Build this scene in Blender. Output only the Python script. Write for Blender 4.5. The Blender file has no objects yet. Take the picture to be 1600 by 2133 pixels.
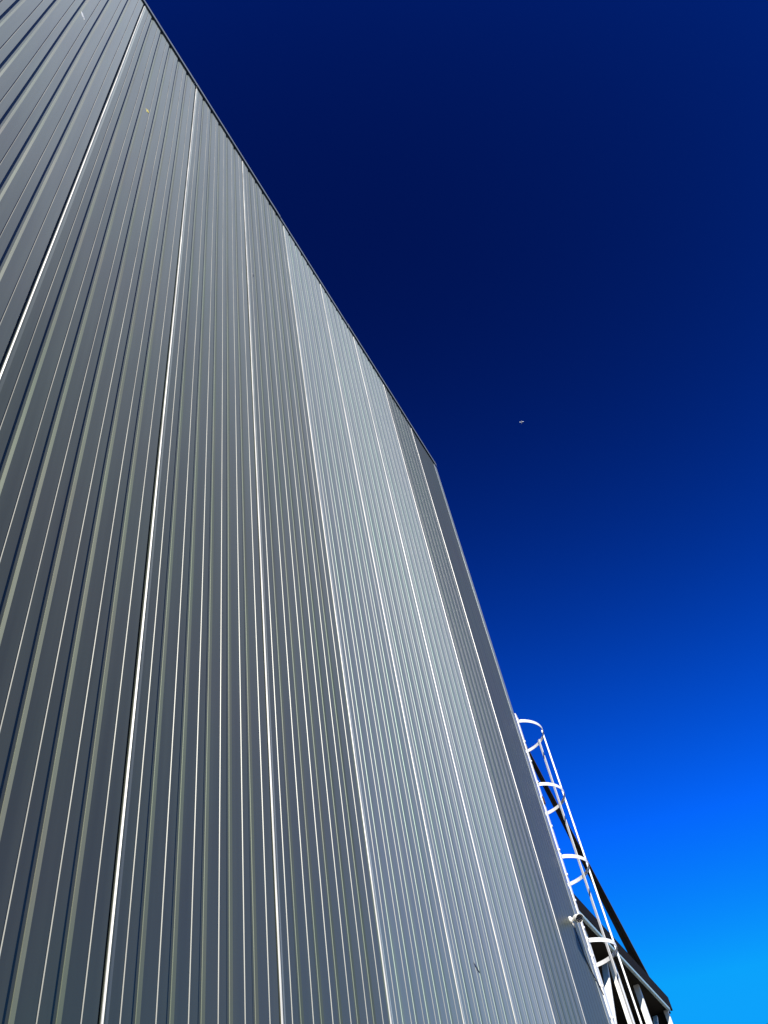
import bpy, bmesh, math, random
from mathutils import Vector, Matrix
random.seed(11)
S = bpy.context.scene
COL = S.collection

# ------------------------------------------------------------------ camera
EYE = 1.6                                    # camera height above ground
cam = bpy.data.cameras.new('camera'); co = bpy.data.objects.new('camera', cam); COL.objects.link(co)
r = Vector((0.458844, -0.877064, -0.142198)); u = Vector((-0.632969, -0.434975, 0.640427)); f = Vector((0.623548, 0.203849, 0.754741))
M4 = Matrix(((r.x, u.x, -f.x, 0), (r.y, u.y, -f.y, -1.862), (r.z, u.z, -f.z, EYE), (0, 0, 0, 1)))
co.matrix_world = M4
cam.sensor_fit = 'HORIZONTAL'; cam.sensor_width = 36; cam.lens = 36 * 1752.57 / 1600
cam.clip_end = 12000; cam.clip_start = 0.05
S.camera = co

# ------------------------------------------------------------------ light
SUN = Vector((-0.70, -0.37, 0.58)).normalized()        # towards the sun: high, behind the camera's left shoulder
elev = math.asin(SUN.z); rot = math.atan2(SUN.x, SUN.y)
w = bpy.data.worlds.new('World'); S.world = w; w.use_nodes = True
nt = w.node_tree; nt.nodes.clear()
sky = nt.nodes.new('ShaderNodeTexSky'); sky.sky_type = 'NISHITA'; sky.sun_disc = False
sky.sun_elevation = elev; sky.sun_rotation = rot
sky.altitude = 3000; sky.air_density = 1.0; sky.dust_density = 0.0; sky.ozone_density = 6.0
def vmath(op, src, vec):
    n = nt.nodes.new('ShaderNodeVectorMath'); n.operation = op; n.inputs[1].default_value = vec
    nt.links.new(src, n.inputs[0]); return n.outputs[0]
EXPO = 0.8
# one even contrast grade of the whole sky: the deep polarised blue of the photograph
k = 10 * 2 ** -EXPO
deep = vmath('SUBTRACT', vmath('MULTIPLY', sky.outputs[0], (0.1, 0.1, 0.1)), (0.0, 0.045, 0.11))
deep = vmath('POWER', vmath('MAXIMUM', deep, (0.001, 0.001, 0.001)), (2.0, 1.7, 1.4))
graded = vmath('MINIMUM', vmath('MULTIPLY', deep, (0.3*k, 7.2*k, 8.8*k)), (0.004*k, 0.36*k, 0.97*k))
bg = nt.nodes.new('ShaderNodeBackground'); bg.inputs[1].default_value = 0.1
out = nt.nodes.new('ShaderNodeOutputWorld')
nt.links.new(graded, bg.inputs[0]); nt.links.new(bg.outputs[0], out.inputs[0])
sl = bpy.data.lights.new('sun', 'SUN'); sl.energy = 5.0; sl.angle = math.radians(0.53); sl.color = (1.0, 0.965, 0.915)
so = bpy.data.objects.new('sun', sl); COL.objects.link(so)
so.rotation_euler = (-SUN).to_track_quat('-Z', 'Y').to_euler(); so.location = (-20, -10, 40)
S.view_settings.view_transform = 'Standard'; S.view_settings.look = 'None'
S.view_settings.exposure = EXPO; S.view_settings.gamma = 1.0; S.view_settings.use_curve_mapping = False
S.render.engine = 'CYCLES'

# ------------------------------------------------------------------ helpers
def obj(name, bm, mat, parent=None, smooth=False):
    me = bpy.data.meshes.new(name)
    bm.normal_update(); bm.to_mesh(me); bm.free()
    me.materials.append(mat)
    if smooth:
        for p in me.polygons: p.use_smooth = True
    o = bpy.data.objects.new(name, me); COL.objects.link(o)
    if parent: o.parent = parent
    return o
def thing(name, label, cat, loc=(0, 0, 0), group=None):
    o = bpy.data.objects.new(name, None); COL.objects.link(o); o.location = loc
    o['label'] = label; o['category'] = cat
    if group: o['group'] = group
    o.empty_display_size = 0.2
    return o
def link_copy(src, parent, loc):
    c = src.copy(); COL.objects.link(c); c.parent = parent; c.location = loc
    return c
def add_box(bm, lo, hi, bevel=0.0):
    x0, y0, z0 = lo; x1, y1, z1 = hi
    v = [bm.verts.new(p) for p in ((x0,y0,z0),(x1,y0,z0),(x1,y1,z0),(x0,y1,z0),(x0,y0,z1),(x1,y0,z1),(x1,y1,z1),(x0,y1,z1))]
    fs = [bm.faces.new([v[i] for i in q]) for q in ((0,3,2,1),(4,5,6,7),(0,1,5,4),(1,2,6,5),(2,3,7,6),(3,0,4,7))]
    if bevel:
        es = list({e for fc in fs for e in fc.edges})
        bmesh.ops.bevel(bm, geom=es, offset=bevel, segments=2, affect='EDGES', profile=0.6)
def box(lo, hi, bevel=0.0):
    bm = bmesh.new(); add_box(bm, lo, hi, bevel); return bm
def add_tube(bm, pts, rad, n=10, caps=True):
    pts = [Vector(p) for p in pts]; rads = rad if isinstance(rad, (list, tuple)) else [rad] * len(pts)
    rings = []
    for i, p in enumerate(pts):
        t = (pts[min(i+1, len(pts)-1)] - pts[max(i-1, 0)]).normalized()
        a = t.orthogonal().normalized() if abs(t.z) < 0.9 else Vector((1,0,0)).cross(t).normalized()
        if abs(t.z) < 0.9: a = Vector((0,0,1)).cross(t).normalized()
        b = t.cross(a).normalized()
        rings.append([bm.verts.new(p + (a*math.cos(2*math.pi*k/n) + b*math.sin(2*math.pi*k/n))*rads[i]) for k in range(n)])
    for i in range(len(rings)-1):
        for k in range(n):
            bm.faces.new((rings[i][k], rings[i][(k+1)%n], rings[i+1][(k+1)%n], rings[i+1][k]))
    if caps:
        bm.faces.new(rings[0][::-1]); bm.faces.new(rings[-1])
def tube(pts, rad, n=10):
    bm = bmesh.new(); add_tube(bm, pts, rad, n); return bm
def bar(a, b, wid, thk, side):
    """straight bar from a to b, `wid` across along `side`, `thk` across the other way"""
    a = Vector(a); b = Vector(b); t = (b-a).normalized(); s = (Vector(side) - t*Vector(side).dot(t)).normalized(); n = t.cross(s)
    bm = bmesh.new(); vs = []
    for p in (a, b):
        vs.append([bm.verts.new(p + s*wid/2*i + n*thk/2*j) for i, j in ((-1,-1),(1,-1),(1,1),(-1,1))])
    for k in range(4): bm.faces.new((vs[0][k], vs[0][(k+1)%4], vs[1][(k+1)%4], vs[1][k]))
    bm.faces.new(vs[0][::-1]); bm.faces.new(vs[1])
    bmesh.ops.recalc_face_normals(bm, faces=bm.faces)
    return bm

# ------------------------------------------------------------------ materials
def mat(name, col, rough=0.5, metal=0.0, var=0.06, scale=3.0, spec=0.5, bump=0.0, stretch=(1,1,1), dirt=None, objcol=False, tint=0.0, aniso=None):
    m = bpy.data.materials.new(name); m.use_nodes = True; t = m.node_tree; N = t.nodes; L = t.links
    b = N['Principled BSDF']; b.inputs['Metallic'].default_value = metal
    b.inputs['Specular IOR Level'].default_value = spec
    tc = N.new('ShaderNodeTexCoord'); mp = N.new('ShaderNodeMapping'); mp.inputs['Scale'].default_value = stretch
    geo = N.new('ShaderNodeNewGeometry')
    L.new(geo.outputs['Position'], mp.inputs['Vector'])
    n1 = N.new('ShaderNodeTexNoise'); n1.inputs['Scale'].default_value = scale; n1.inputs['Detail'].default_value = 5
    L.new(mp.outputs[0], n1.inputs['Vector'])
    mr = N.new('ShaderNodeMapRange'); mr.inputs['From Min'].default_value = 0.25; mr.inputs['From Max'].default_value = 0.75
    mr.inputs['To Min'].default_value = 1-var; mr.inputs['To Max'].default_value = 1+var
    L.new(n1.outputs['Fac'], mr.inputs['Value'])
    base = N.new('ShaderNodeMix'); base.data_type = 'RGBA'; base.blend_type = 'MULTIPLY'; base.inputs[0].default_value = 1
    if objcol:
        oi = N.new('ShaderNodeObjectInfo'); L.new(oi.outputs['Color'], base.inputs[6])
    else:
        base.inputs[6].default_value = (*col, 1)
    L.new(mr.outputs[0], base.inputs[7]); last = base.outputs[2]
    if tint:
        n2 = N.new('ShaderNodeTexNoise'); n2.inputs['Scale'].default_value = 1.1; n2.inputs['Detail'].default_value = 3
        L.new(geo.outputs['Position'], n2.inputs['Vector'])
        cr = N.new('ShaderNodeValToRGB'); cr.color_ramp.elements[0].position = 0.35; cr.color_ramp.elements[1].position = 0.65
        cr.color_ramp.elements[0].color = (1+tint, 1-tint*0.5, 1+tint*0.6, 1); cr.color_ramp.elements[1].color = (1-tint*0.7, 1+tint*0.6, 1, 1)
        L.new(n2.outputs['Fac'], cr.inputs[0])
        mx = N.new('ShaderNodeMix'); mx.data_type = 'RGBA'; mx.blend_type = 'MULTIPLY'; mx.inputs[0].default_value = 1
        L.new(last, mx.inputs[6]); L.new(cr.outputs[0], mx.inputs[7]); last = mx.outputs[2]
    if dirt:
        n3 = N.new('ShaderNodeTexNoise'); n3.inputs['Scale'].default_value = dirt[1]; n3.inputs['Detail'].default_value = 6; n3.inputs['Roughness'].default_value = 0.7
        mp3 = N.new('ShaderNodeMapping'); mp3.inputs['Scale'].default_value = dirt[3]; L.new(geo.outputs['Position'], mp3.inputs['Vector'])
        L.new(mp3.outputs[0], n3.inputs['Vector'])
        c3 = N.new('ShaderNodeMapRange'); c3.inputs['From Min'].default_value = dirt[2]; c3.inputs['From Max'].default_value = dirt[2]+0.14
        L.new(n3.outputs['Fac'], c3.inputs['Value'])
        mx3 = N.new('ShaderNodeMix'); mx3.data_type = 'RGBA'; L.new(c3.outputs[0], mx3.inputs[0]); L.new(last, mx3.inputs[6]); mx3.inputs[7].default_value = (*dirt[0], 1)
        last = mx3.outputs[2]
    L.new(last, b.inputs['Base Color'])
    rr = N.new('ShaderNodeMapRange'); rr.inputs['From Min'].default_value = 0.2; rr.inputs['From Max'].default_value = 0.8
    rr.inputs['To Min'].default_value = rough*0.88; rr.inputs['To Max'].default_value = min(1, rough*1.12)
    L.new(n1.outputs['Fac'], rr.inputs['Value']); L.new(rr.outputs[0], b.inputs['Roughness'])
    if bump:
        bp = N.new('ShaderNodeBump'); bp.inputs['Strength'].default_value = 0.5; bp.inputs['Distance'].default_value = bump
        nb = N.new('ShaderNodeTexNoise'); nb.inputs['Scale'].default_value = 260; nb.inputs['Detail'].default_value = 2
        L.new(geo.outputs['Position'], nb.inputs['Vector']); L.new(nb.outputs['Fac'], bp.inputs['Height']); L.new(bp.outputs[0], b.inputs['Normal'])
    return m
M_PANEL = mat('panel_metal', None, 0.50, 0.75, 0.13, 2.6, stretch=(6,1,0.2), objcol=True, tint=0.05, bump=0.00012)
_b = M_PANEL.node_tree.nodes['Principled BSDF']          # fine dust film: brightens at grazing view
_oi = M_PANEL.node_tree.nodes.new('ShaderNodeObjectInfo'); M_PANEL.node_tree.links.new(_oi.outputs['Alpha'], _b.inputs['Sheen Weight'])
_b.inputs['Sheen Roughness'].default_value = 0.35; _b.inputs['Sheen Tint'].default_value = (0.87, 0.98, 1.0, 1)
M_FLASH = mat('flashing_metal', (0.27, 0.295, 0.285), 0.5, 0.35, 0.06, 3.0)
M_LIP = mat('lit_joint_lip', (0.36, 0.35, 0.315), 0.45, 0.5, 0.30, 5.0, stretch=(1,1,0.5))  # paler than the panels: sunlit joint highlight painted into the colour
M_LIP2 = mat('lit_joint_lip_far', (0.32, 0.31, 0.28), 0.45, 0.5, 0.30, 5.0, stretch=(1,1,0.5))  # same painted highlight, dimmed for the farther panels
M_EDGE = mat('lit_rib_edge', (0.115, 0.115, 0.10), 0.45, 0.5, 0.35, 5.0, stretch=(1,1,0.4))  # sunlit glint of the thin rib facets, put into their own colour
M_BEAM = mat('dark_beam_paint', (0.055, 0.046, 0.037), 0.7, 0, 0.3, 3.0, spec=0.1)
M_CORE = mat('joint_seal', (0.015, 0.015, 0.016), 0.8)
M_WHITE = mat('white_paint', (0.66, 0.655, 0.63), 0.45, 0, 0.03, 6.0, dirt=((0.20, 0.12, 0.06), 9.0, 0.66, (1,1,0.5)))
M_POST = mat('white_post_paint', (0.80, 0.79, 0.70), 0.5, 0, 0.05, 2.5, dirt=((0.45, 0.36, 0.12), 3.0, 0.66, (1,1,0.3)))
M_DARK = mat('dark_brown_sheet', (0.014, 0.012, 0.010), 0.8, 0, 0.25, 5.0, spec=0.05)
M_SOFFIT = mat('dark_soffit_board', (0.030, 0.026, 0.021), 0.9, 0, 0.3, 4.0, spec=0.05)
M_PALE = mat('pale_blue_gutter', (0.30, 0.42, 0.42), 0.45, 0, 0.06, 4.0)
M_GROUND = mat('concrete_yard', (0.11, 0.105, 0.095), 0.9, 0, 0.25, 1.5)
M_CONC = mat('concrete_plinth', (0.26, 0.25, 0.24), 0.85, 0, 0.15, 3.0)
M_CAMW = mat('camera_housing', (0.80, 0.77, 0.70), 0.4, 0, 0.03, 8.0)
M_CAMB = mat('camera_black', (0.012, 0.012, 0.012), 0.35)
M_LENS = mat('camera_lens', (0.02, 0.02, 0.03), 0.06)
M_LED = mat('camera_led', (0.30, 0.26, 0.24), 0.25)
M_CABLE = mat('black_cable', (0.01, 0.01, 0.012), 0.6)
M_STAIN = mat('yellow_lichen', (0.62, 0.50, 0.10), 0.9, 0, 0.2, 40)
M_SMEAR = mat('pale_smear', (0.52, 0.52, 0.50), 0.8, 0, 0.1, 40)
M_DENT = mat('scraped_dent', (0.03, 0.03, 0.035), 0.5)
M_ROOF = mat('roof_membrane', (0.12, 0.12, 0.125), 0.8)
M_RUST = mat('rust', (0.07, 0.03, 0.015), 0.9, 0, 0.4, 30)
M_AIR = mat('aircraft_paint', (0.85, 0.85, 0.85), 0.35)

# ------------------------------------------------------------------ ground
g = bmesh.new(); bmesh.ops.create_grid(g, x_segments=2, y_segments=2, size=3000)
go = obj('ground', g, M_GROUND); go['kind'] = 'structure'

# ------------------------------------------------------------------ warehouse
X0 = 1.0862; TOP = 11.571 + EYE; XC = X0 + 8          # first joint in view, roof line, corner of the facade
BASE = 0.35; K0 = -10; DEPTH = 14
hall = thing('warehouse', 'tall warehouse clad in vertical ribbed grey metal panels, left half of the view', 'building', (0, 0, 0))

def profile(plain=False):
    P = [(0.002, 0.022), (0.0026, 0.004), (0.0036, 0.001), (0.0070, -0.0026), (0.010, -0.0035), (0.015, -0.0031), (0.030, 0.0)]
    lips = {1, 2}; thin = set()
    if not plain:
        for j in range(1, 12):
            c = j/12
            if j % 2:
                thin.add(len(P)+2)
                P += [(c-0.0065, 0), (c-0.006, 0.0032), (c-0.0007, 0.0032), (c+0.0010, 0)]
            else:
                P += [(c-0.036, 0), (c-0.0345, 0.0095), (c-0.006, 0.0095), (c-0.005, 0.0068), (c+0.005, 0)]
    else:
        for j in range(1, 9):
            c = j/9
            P += [(c-0.010, 0), (c-0.009, 0.0016), (c-0.002, 0.0016), (c+0.001, 0)]
    P += [(0.981, 0), (0.984, 0.003), (0.9845, 0.022)]
    return P, lips, thin
def panel_mesh(plain, seed, z0, z1):
    rnd = random.Random(seed); (prof, lips, thin) = profile(plain); bm = bmesh.new(); rows = []
    n = 22; ph = [rnd.uniform(0, 6.28) for _ in range(6)]
    tilt = rnd.uniform(-0.0012, 0.0012)
    for i in range(n+1):
        t = i/n; z = z0 + (z1-z0)*t
        dx = 0.0016*math.sin(5.1*t*2+ph[0]) + 0.0010*math.sin(23*t+ph[1])
        row = []
        for (x, y) in prof:
            wob = 0.0008*math.sin(7*t+ph[2]+3*x) + 0.0005*math.sin(19*t+ph[3]-5*x) + tilt*(x-0.5)
            row.append(bm.verts.new((x+dx, y+wob, z)))
        rows.append(row)
    for i in range(n):
        for k in range(len(prof)-1):
            fc = bm.faces.new((rows[i][k], rows[i][k+1], rows[i+1][k+1], rows[i+1][k]))
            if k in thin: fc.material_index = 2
            if k in lips: fc.material_index = 1          # joint lip, sunlit highlight put into its paler colour
    return bm
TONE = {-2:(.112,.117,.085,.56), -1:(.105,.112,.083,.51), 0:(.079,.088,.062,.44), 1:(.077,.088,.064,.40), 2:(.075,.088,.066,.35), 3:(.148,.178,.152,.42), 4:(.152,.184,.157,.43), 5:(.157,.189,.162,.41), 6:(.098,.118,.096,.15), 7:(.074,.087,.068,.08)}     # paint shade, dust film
panels = {}
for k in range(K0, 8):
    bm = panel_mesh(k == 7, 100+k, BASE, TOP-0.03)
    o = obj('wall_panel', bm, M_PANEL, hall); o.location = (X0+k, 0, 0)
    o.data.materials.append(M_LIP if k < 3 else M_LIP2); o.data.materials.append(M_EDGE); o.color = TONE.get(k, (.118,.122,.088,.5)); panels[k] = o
panels[7]['label'] = 'smoother, faintly ribbed grey panel beside the corner'
# side wall round the corner, the same cladding
side_src = None
for j in range(0, DEPTH):
    if side_src is None:
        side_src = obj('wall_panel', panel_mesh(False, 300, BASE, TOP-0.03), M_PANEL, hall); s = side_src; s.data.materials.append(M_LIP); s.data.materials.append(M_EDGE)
    else:
        s = side_src.copy(); COL.objects.link(s); s.parent = hall
    s.rotation_euler = (0, 0, math.pi/2); s.location = (XC, j+0.02, 0); s.color = (.14, .15, .13, .2)
XL = X0 + K0
obj('wall_core', box((XL, 0.024, 0.0), (XC-0.024, DEPTH, TOP-0.05)), M_CORE, hall)
obj('plinth', box((XL, -0.02, 0), (XC+0.02, 0.0235, BASE-0.012)), M_CONC, hall)
obj('roof', box((XL, 0.06, TOP-0.049), (XC-0.06, DEPTH, TOP+0.01)), M_ROOF, hall)
# coping in lengths along the roof line
x = XC + 0.035; rr = random.Random(5)
edges = [XC+0.035, 7.93, 6.96, 5.93, 4.0, 2.06, 0.0, -3.0, -6.0, XL]
for a, b in zip(edges[1:], edges[:-1]):
    pr = rr.uniform(0.012, 0.018); dz = rr.uniform(-0.006, 0.006)
    bm = bmesh.new()
    pts = [(0.05, TOP+0.045), (-pr+0.004, TOP+0.03), (-pr, TOP+0.02), (-pr, TOP-0.075+dz), (-pr-0.006, TOP-0.083+dz), (-pr-0.004, TOP-0.087+dz), (-pr+0.002, TOP-0.078+dz), (-pr+0.002, TOP+0.012), (0.05, TOP+0.03)]
    va = [bm.verts.new((a+0.003, y, z)) for y, z in pts]; vb = [bm.verts.new((b-0.003, y, z)) for y, z in pts]; n = len(pts)
    for i in range(n): bm.faces.new((va[i], va[(i+1)%n], vb[(i+1)%n], vb[i]))
    bm.faces.new(va[::-1]); bm.faces.new(vb); bmesh.ops.recalc_face_normals(bm, faces=bm.faces)
    obj('coping', bm, M_FLASH, hall)
obj('coping', box((XC-0.03, 0.06, TOP-0.08), (XC+0.035, DEPTH, TOP+0.04)), M_FLASH, hall)
# corner flashing in lengths
zs = [BASE, 2.4, 4.9, 7.8, 10.8, TOP-0.095]
for i, (a, b) in enumerate(zip(zs[:-1], zs[1:])):
    bm = bmesh.new(); e = 0.0015*(i % 2)
    pts = [(XC-0.09, 0.001), (XC-0.09, -0.004-e), (XC+0.022, -0.004-e), (XC+0.028+e, 0.002), (XC+0.028+e, 0.09), (XC+0.024, 0.09), (XC+0.024, 0.001)]
    lo = [bm.verts.new((px, py, a+0.002)) for px, py in pts]; hi = [bm.verts.new((px, py, b-0.002)) for px, py in pts]; n = len(pts)
    for k in range(n): bm.faces.new((lo[k], lo[(k+1)%n], hi[(k+1)%n], hi[k]))
    bm.faces.new(lo[::-1]); bm.faces.new(hi); bmesh.ops.recalc_face_normals(bm, faces=bm.faces)
    obj('corner_flashing', bm, M_FLASH, hall)
# marks on the cladding
def splat(name, px, pz, sx, sz, m, k, seed, thick=0.003, ang=0.0):
    rnd = random.Random(seed); bm = bmesh.new(); n = 14; ring = []
    for i in range(n):
        a = 2*math.pi*i/n; q = rnd.uniform(0.45, 1.0)
        x_, z_ = math.cos(a)*sx*q, math.sin(a)*sz*q
        ring.append((x_*math.cos(ang)-z_*math.sin(ang), x_*math.sin(ang)+z_*math.cos(ang)))
    fr = [bm.verts.new((a*0.85, -thick, b*0.85)) for a, b in ring]; bk = [bm.verts.new((a, 0.001, b)) for a, b in ring]
    bm.faces.new(fr)
    for i in range(n): bm.faces.new((fr[i], bk[i], bk[(i+1)%n], fr[(i+1)%n]))
    bmesh.ops.recalc_face_normals(bm, faces=bm.faces)
    o = obj(name, bm, m, panels[k]); o.location = (px-(X0+k), -0.0005, pz); return o
splat('lichen_spot', 1.476, 8.422+EYE, 0.030, 0.045, M_STAIN, 0, 3)
splat('pale_smear', 0.614, 8.44+EYE, 0.018, 0.09, M_SMEAR, -1, 4, 0.002, 0.5)
splat('dent', 5.52, 2.128+EYE, 0.055, 0.012, M_DENT, 4, 6, 0.002, -0.5)
splat('lichen_spot', 3.193, 8.177+EYE, 0.014, 0.05, M_DENT, 2, 8, 0.002)

# ------------------------------------------------------------------ caged ladder on the side wall
HZ = [6.25+EYE-0.925*i for i in range(6)]
lad = thing('caged_ladder', 'white steel cage ladder fixed round the warehouse corner', 'ladder', (XC+0.19, 0.2, 0.25))
LX, LY, LB = XC+0.19, 0.2, 0.25
def loc(p): return (p[0]-LX, p[1]-LY, p[2]-LB)
for sy, nm in ((0.012, 'n'), (0.388, 'f')):
    obj('stile', box(loc((LX-0.03, sy-0.006, 0.25)), loc((LX+0.03, sy+0.006, 6.33+EYE)), 0.001), M_WHITE, lad)
rung = obj('rung', tube([(0, -0.205, 0), (0, 0.205, 0)], 0.0125, 10), M_WHITE, lad, True)
first = True
z = 0.55
while z < 6.3+EYE:
    if first: rung.location = (0, 0, z-LB); first = False
    else: link_copy(rung, lad, (0, 0, z-LB))
    z += 0.29
CX, CY, CR = XC+0.575, 0.2, 0.385
def hoop_bm():
    bm = bmesh.new(); a0 = math.radians(-151); n = 44; rows = []
    pts = [(LX+0.005-CX, 0.001-CY+0.0)] ; angs = []
    for i in range(n+1):
        a = a0 + (2*math.radians(151))*i/n
        angs.append((math.cos(a)*CR, math.sin(a)*CR))
    path = [(LX-CX, -0.2+0.004)] + angs + [(LX-CX, 0.2-0.004)]
    for i, p in enumerate(path):
        q0 = path[max(i-1, 0)]; q1 = path[min(i+1, len(path)-1)]
        t = Vector((q1[0]-q0[0], q1[1]-q0[1], 0)).normalized(); nn = Vector((t.y, -t.x, 0))
        P = Vector((p[0], p[1], 0))
        rows.append([bm.verts.new(P + nn*d + Vector((0,0,h))) for d, h in ((0,-0.021),(0.006,-0.021),(0.006,0.021),(0,0.021))])
    for i in range(len(rows)-1):
        for k in range(4): bm.faces.new((rows[i][k], rows[i][(k+1)%4], rows[i+1][(k+1)%4], rows[i+1][k]))
    bm.faces.new(rows[0][::-1]); bm.faces.new(rows[-1]); bmesh.ops.recalc_face_normals(bm, faces=bm.faces)
    return bm
hp = obj('hoop', hoop_bm(), M_WHITE, lad)
for i, hz in enumerate(HZ):
    if i == 0: hp.location = (CX-LX, CY-LY, hz-LB)
    else: link_copy(hp, lad, (CX-LX, CY-LY, hz-LB))
for a in (-72, -41, 41, 72):
    a = math.radians(a); d = Vector((math.cos(a), math.sin(a), 0)); p = Vector((CX, CY, 0)) + d*(CR-0.0085) - Vector((LX, LY, LB))
    obj('cage_strip', bar(p+Vector((0,0,HZ[-1]-0.03)), p+Vector((0,0,HZ[0]+0.03)), 0.034, 0.016 if a < -1.2 else 0.006, (-d.y, d.x, 0)), M_WHITE, lad)
for bz in (1.2, 3.0, 4.85, 6.7):
    for sy in (0.0225, 0.3775):
        obj('bracket', box(loc((XC+0.002, sy-0.004, bz-0.03)), loc((LX+0.02, sy+0.004, bz+0.03))), M_WHITE, lad)
for (z1) in (HZ[0], HZ[1], HZ[2], HZ[3], HZ[4]):
    bm = bmesh.new(); add_tube(bm, [loc((LX, -0.004, z1-0.012)), loc((LX, -0.010, z1-0.012))], 0.009, 6)
    obj('bolt', bm, M_CAMB, lad)

obj('rusty_clamp', box(loc((LX-0.034, -0.008, 5.03+EYE)), loc((LX+0.012, 0.0055, 5.12+EYE)), 0.004), M_RUST, lad)
# ------------------------------------------------------------------ security camera on the corner panel
cb = Vector((8.707, 0.0, 3.479+EYE)); ln = Vector((8.49, -0.135, 3.378+EYE))
cc = thing('security_camera', 'small cream bullet security camera mounted beside the corner and ladder', 'camera', cb)
ax = (ln-cb).normalized()
obj('mount_base', tube([(0, 0.004, 0), (0, -0.012, 0), (0, -0.02, 0)], [0.036, 0.036, 0.025], 20), M_CAMW, cc, False)
obj('mount_arm', tube([(0, -0.015, 0.0), (-0.005, -0.05, -0.005), (-0.02, -0.085, 0.005)], [0.018, 0.016, 0.02], 12), M_CAMW, cc, True)
e0 = Vector((0.02, -0.055, 0.0)); e1 = ln-cb
bd = obj('housing', tube([e0, e0+ax*0.01, e1-ax*0.002, e1], [0.026, 0.033, 0.038, 0.036], 24), M_CAMW, cc, False)
obj('lens_face', tube([e1-ax*0.012, e1+ax*0.002], 0.032, 24), M_CAMB, cc)
obj('lens', tube([e1, e1+ax*0.006, e1+ax*0.009], [0.012, 0.012, 0.006], 16), M_LENS, cc)
sa = ax.orthogonal().normalized(); sb = ax.cross(sa)
for i in range(6):
    a = 2*math.pi*i/6
    p = e1 + ax*0.002 + (sa*math.cos(a) + sb*math.sin(a))*0.021
    obj('infrared_led', tube([p, p+ax*0.003], 0.0035, 8), M_LED, cc)
hood = bmesh.new(); add_box(hood, (-0.03, -0.055, -0.01), (0.03, 0.055, 0.0))
bm = bmesh.new(); hv = []
for t in (e0+ax*0.03, e1+ax*0.03):
    up = (Vector((0,0,1)) - ax*ax.z).normalized(); lf = ax.cross(up)
    hv.append([[bm.verts.new(t + (up*math.cos(math.radians(an)) + lf*math.sin(math.radians(an)))*rd) for an in range(-75, 76, 15)] for rd in (0.040, 0.043)])
nA = len(hv[0][0])
for i in range(nA-1):
    for q in (0, 1): bm.faces.new((hv[0][q][i], hv[0][q][i+1], hv[1][q][i+1], hv[1][q][i]))
    for e in (0, 1): bm.faces.new((hv[e][0][i], hv[e][0][i+1], hv[e][1][i+1], hv[e][1][i]))
for i in (0, nA-1): bm.faces.new((hv[0][0][i], hv[1][0][i], hv[1][1][i], hv[0][1][i]))
bmesh.ops.recalc_face_normals(bm, faces=bm.faces); obj('sun_hood', bm, M_CAMW, cc); hood.free()
obj('cable_gland', tube([(0.01, -0.02, -0.035), (0.012, -0.02, -0.075)], [0.012, 0.010], 10), M_CAMW, cc, True)
obj('cable', tube([(0.012, -0.02, -0.07), (0.03, -0.014, -0.16), (0.10, -0.008, -0.30), (0.20, -0.007, -0.42), (0.30, -0.012, -0.50), (0.40, -0.014, -0.60)], 0.005, 8), M_CABLE, cc, True)

# ------------------------------------------------------------------ open shed beyond the ladder
SY = 1.43; SX0 = 11.6; SX1 = 23.74; SZ = 7.0 + EYE; SD = 11.0
shed = thing('open_shed', 'dark roofed open shed on white posts behind the ladder', 'shed', (SX1, SY, 0))
def sl_(p): return (p[0]-SX1, p[1]-SY, p[2])
def sbox(name, lo, hi, m, par=shed, bev=0.0): return obj(name, box(sl_(lo), sl_(hi), bev), m, par)
sbox('roof_deck', (SX0, SY+0.05, SZ-0.10), (SX1-0.05, SY+SD, SZ-0.02), M_DARK)
nx = 6; dx = (SX1-SX0)/nx
for i in range(nx):                                      # fascia sheets
    sbox('fascia_sheet', (SX0+i*dx+0.003, SY, SZ-0.30), (SX0+(i+1)*dx-0.003, SY+0.045, SZ), M_DARK)
sbox('fascia_sheet', (SX1-0.045, SY+0.05, SZ-0.28), (SX1, SY+SD, SZ-0.002), M_DARK)
for i in range(12):                                      # soffit boards run along the eaves
    y0 = SY+0.06+i*0.9
    sbox('soffit_board', (SX0, y0, SZ-0.36-0.008*(i % 2)), (SX1-0.06, y0+0.885, SZ-0.33-0.008*(i % 2)), M_SOFFIT)
sbox('gutter', (SX0, SY-0.01, SZ-0.415), (SX1-0.45, SY+0.05, SZ-0.345), M_PALE, bev=0.008)
sbox('back_wall', (SX0, SY+SD-0.3, 0), (SX1-0.1, SY+SD-0.1, SZ-0.37), M_SOFFIT)
sbox('end_wall', (SX1-0.34, SY+0.17, 0), (SX1-0.20, SY+SD-0.31, SZ-0.38), M_SOFFIT)
for px in (13.3, 15.2, 17.13, 18.98, 21.0):
    sbox('post', (px, SY+0.15, 0), (px+0.12, SY+0.27, SZ-0.37), M_POST, bev=0.006)
sbox('post', (23.28, SY+0.055, 0), (23.38, SY+0.155, SZ-0.37), M_POST, bev=0.006)
def brace(a, b, wd): obj('brace', bar(sl_(a), sl_(b), wd, 0.06, (0, 1, 0)), M_POST, shed)
brace((18.95, SY+0.33, 6.55+EYE), (17.2, SY+0.33, 4.2+EYE), 0.12)
brace((22.9, SY+0.33, 6.45+EYE), (21.1, SY+0.33, 4.9+EYE), 0.10)

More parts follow.
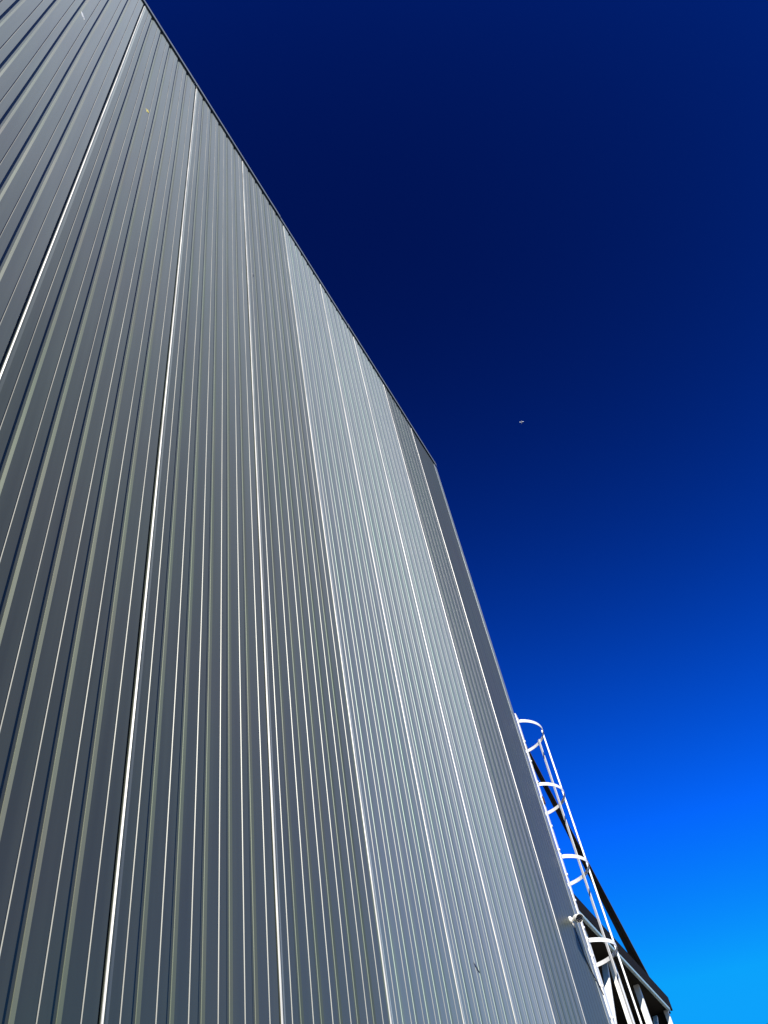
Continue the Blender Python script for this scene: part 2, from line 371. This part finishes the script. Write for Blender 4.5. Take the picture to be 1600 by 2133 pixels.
# ------------------------------------------------------------------ raking beam above the shed
A = Vector((16.45, 1.5, 10.706+EYE)); B = Vector((22.45, 1.5, 7.104+EYE))
rb = thing('raking_beam', 'dark inclined beam slanting against the sky behind the ladder cage', 'beam', (22.4, 1.6, 7.0+EYE))
R0 = Vector((22.4, 1.6, 7.0+EYE))
def wedge(y0a, y1a, y0b, y1b, th, lift=0.0):
    bm = bmesh.new(); vs = []
    t = (B-A).normalized(); up = Vector((-t.z, 0, t.x)); up = up if up.z > 0 else -up
    for P, ya, yb in ((A, y0a, y1a), (B, y0b, y1b)):
        p = Vector((P.x, 0, P.z)) - Vector((R0.x, 0, R0.z)) + up*lift
        vs.append([bm.verts.new(p + Vector((0, y-R0.y, 0)) + up*h) for y, h in ((ya,0),(yb,0),(yb,th),(ya,th))])
    for k in range(4): bm.faces.new((vs[0][k], vs[0][(k+1)%4], vs[1][(k+1)%4], vs[1][k]))
    bm.faces.new(vs[0][::-1]); bm.faces.new(vs[1]); bmesh.ops.recalc_face_normals(bm, faces=bm.faces)
    return bm
obj('flange', wedge(1.5, 1.535, 1.5, 1.59, 0.05), M_BEAM, rb)
obj('flange', wedge(1.541, 1.58, 1.602, 1.70, 0.05), M_BEAM, rb)
obj('web', wedge(1.52, 1.56, 1.55, 1.65, 0.06, 0.052), M_BEAM, rb)
obj('mast', box((16.2-R0.x, 1.72-R0.y, 0.0), (16.32-R0.x, 1.86-R0.y, 3.75)), M_BEAM, rb)
obj('mast_head', box((16.2-R0.x, 1.5-R0.y, 3.62), (16.32-R0.x, 1.719-R0.y, 3.74)), M_BEAM, rb)

# ------------------------------------------------------------------ far aircraft
D = Vector((0.61923, 0.01343, 0.78509)) * 3300 + Vector((0, -1.862, EYE))
ap = thing('aircraft', 'tiny white aircraft high in the deep blue sky', 'aircraft', D)
hd = Vector((0.3, -0.95, 0)).normalized(); sd = Vector((hd.y, -hd.x, 0))
obj('fuselage', tube([hd*-8, hd*-6, hd*5, hd*7.5, hd*8.5], [0.4, 0.9, 1.1, 0.9, 0.3], 12), M_AIR, ap, True)
for s in (-1, 1):
    obj('wing', bar(hd*1+sd*s*0.8, hd*-2+sd*s*8.5, 2.2, 0.25, hd), M_AIR, ap)
    obj('tailplane', bar(hd*-6.5+sd*s*0.4, hd*-7.6+sd*s*3, 1.2, 0.15, hd), M_AIR, ap)
obj('tail_fin', bar(hd*-6.4+Vector((0,0,0.6)), hd*-7.8+Vector((0,0,3.4)), 1.6, 0.2, hd), M_AIR, ap)
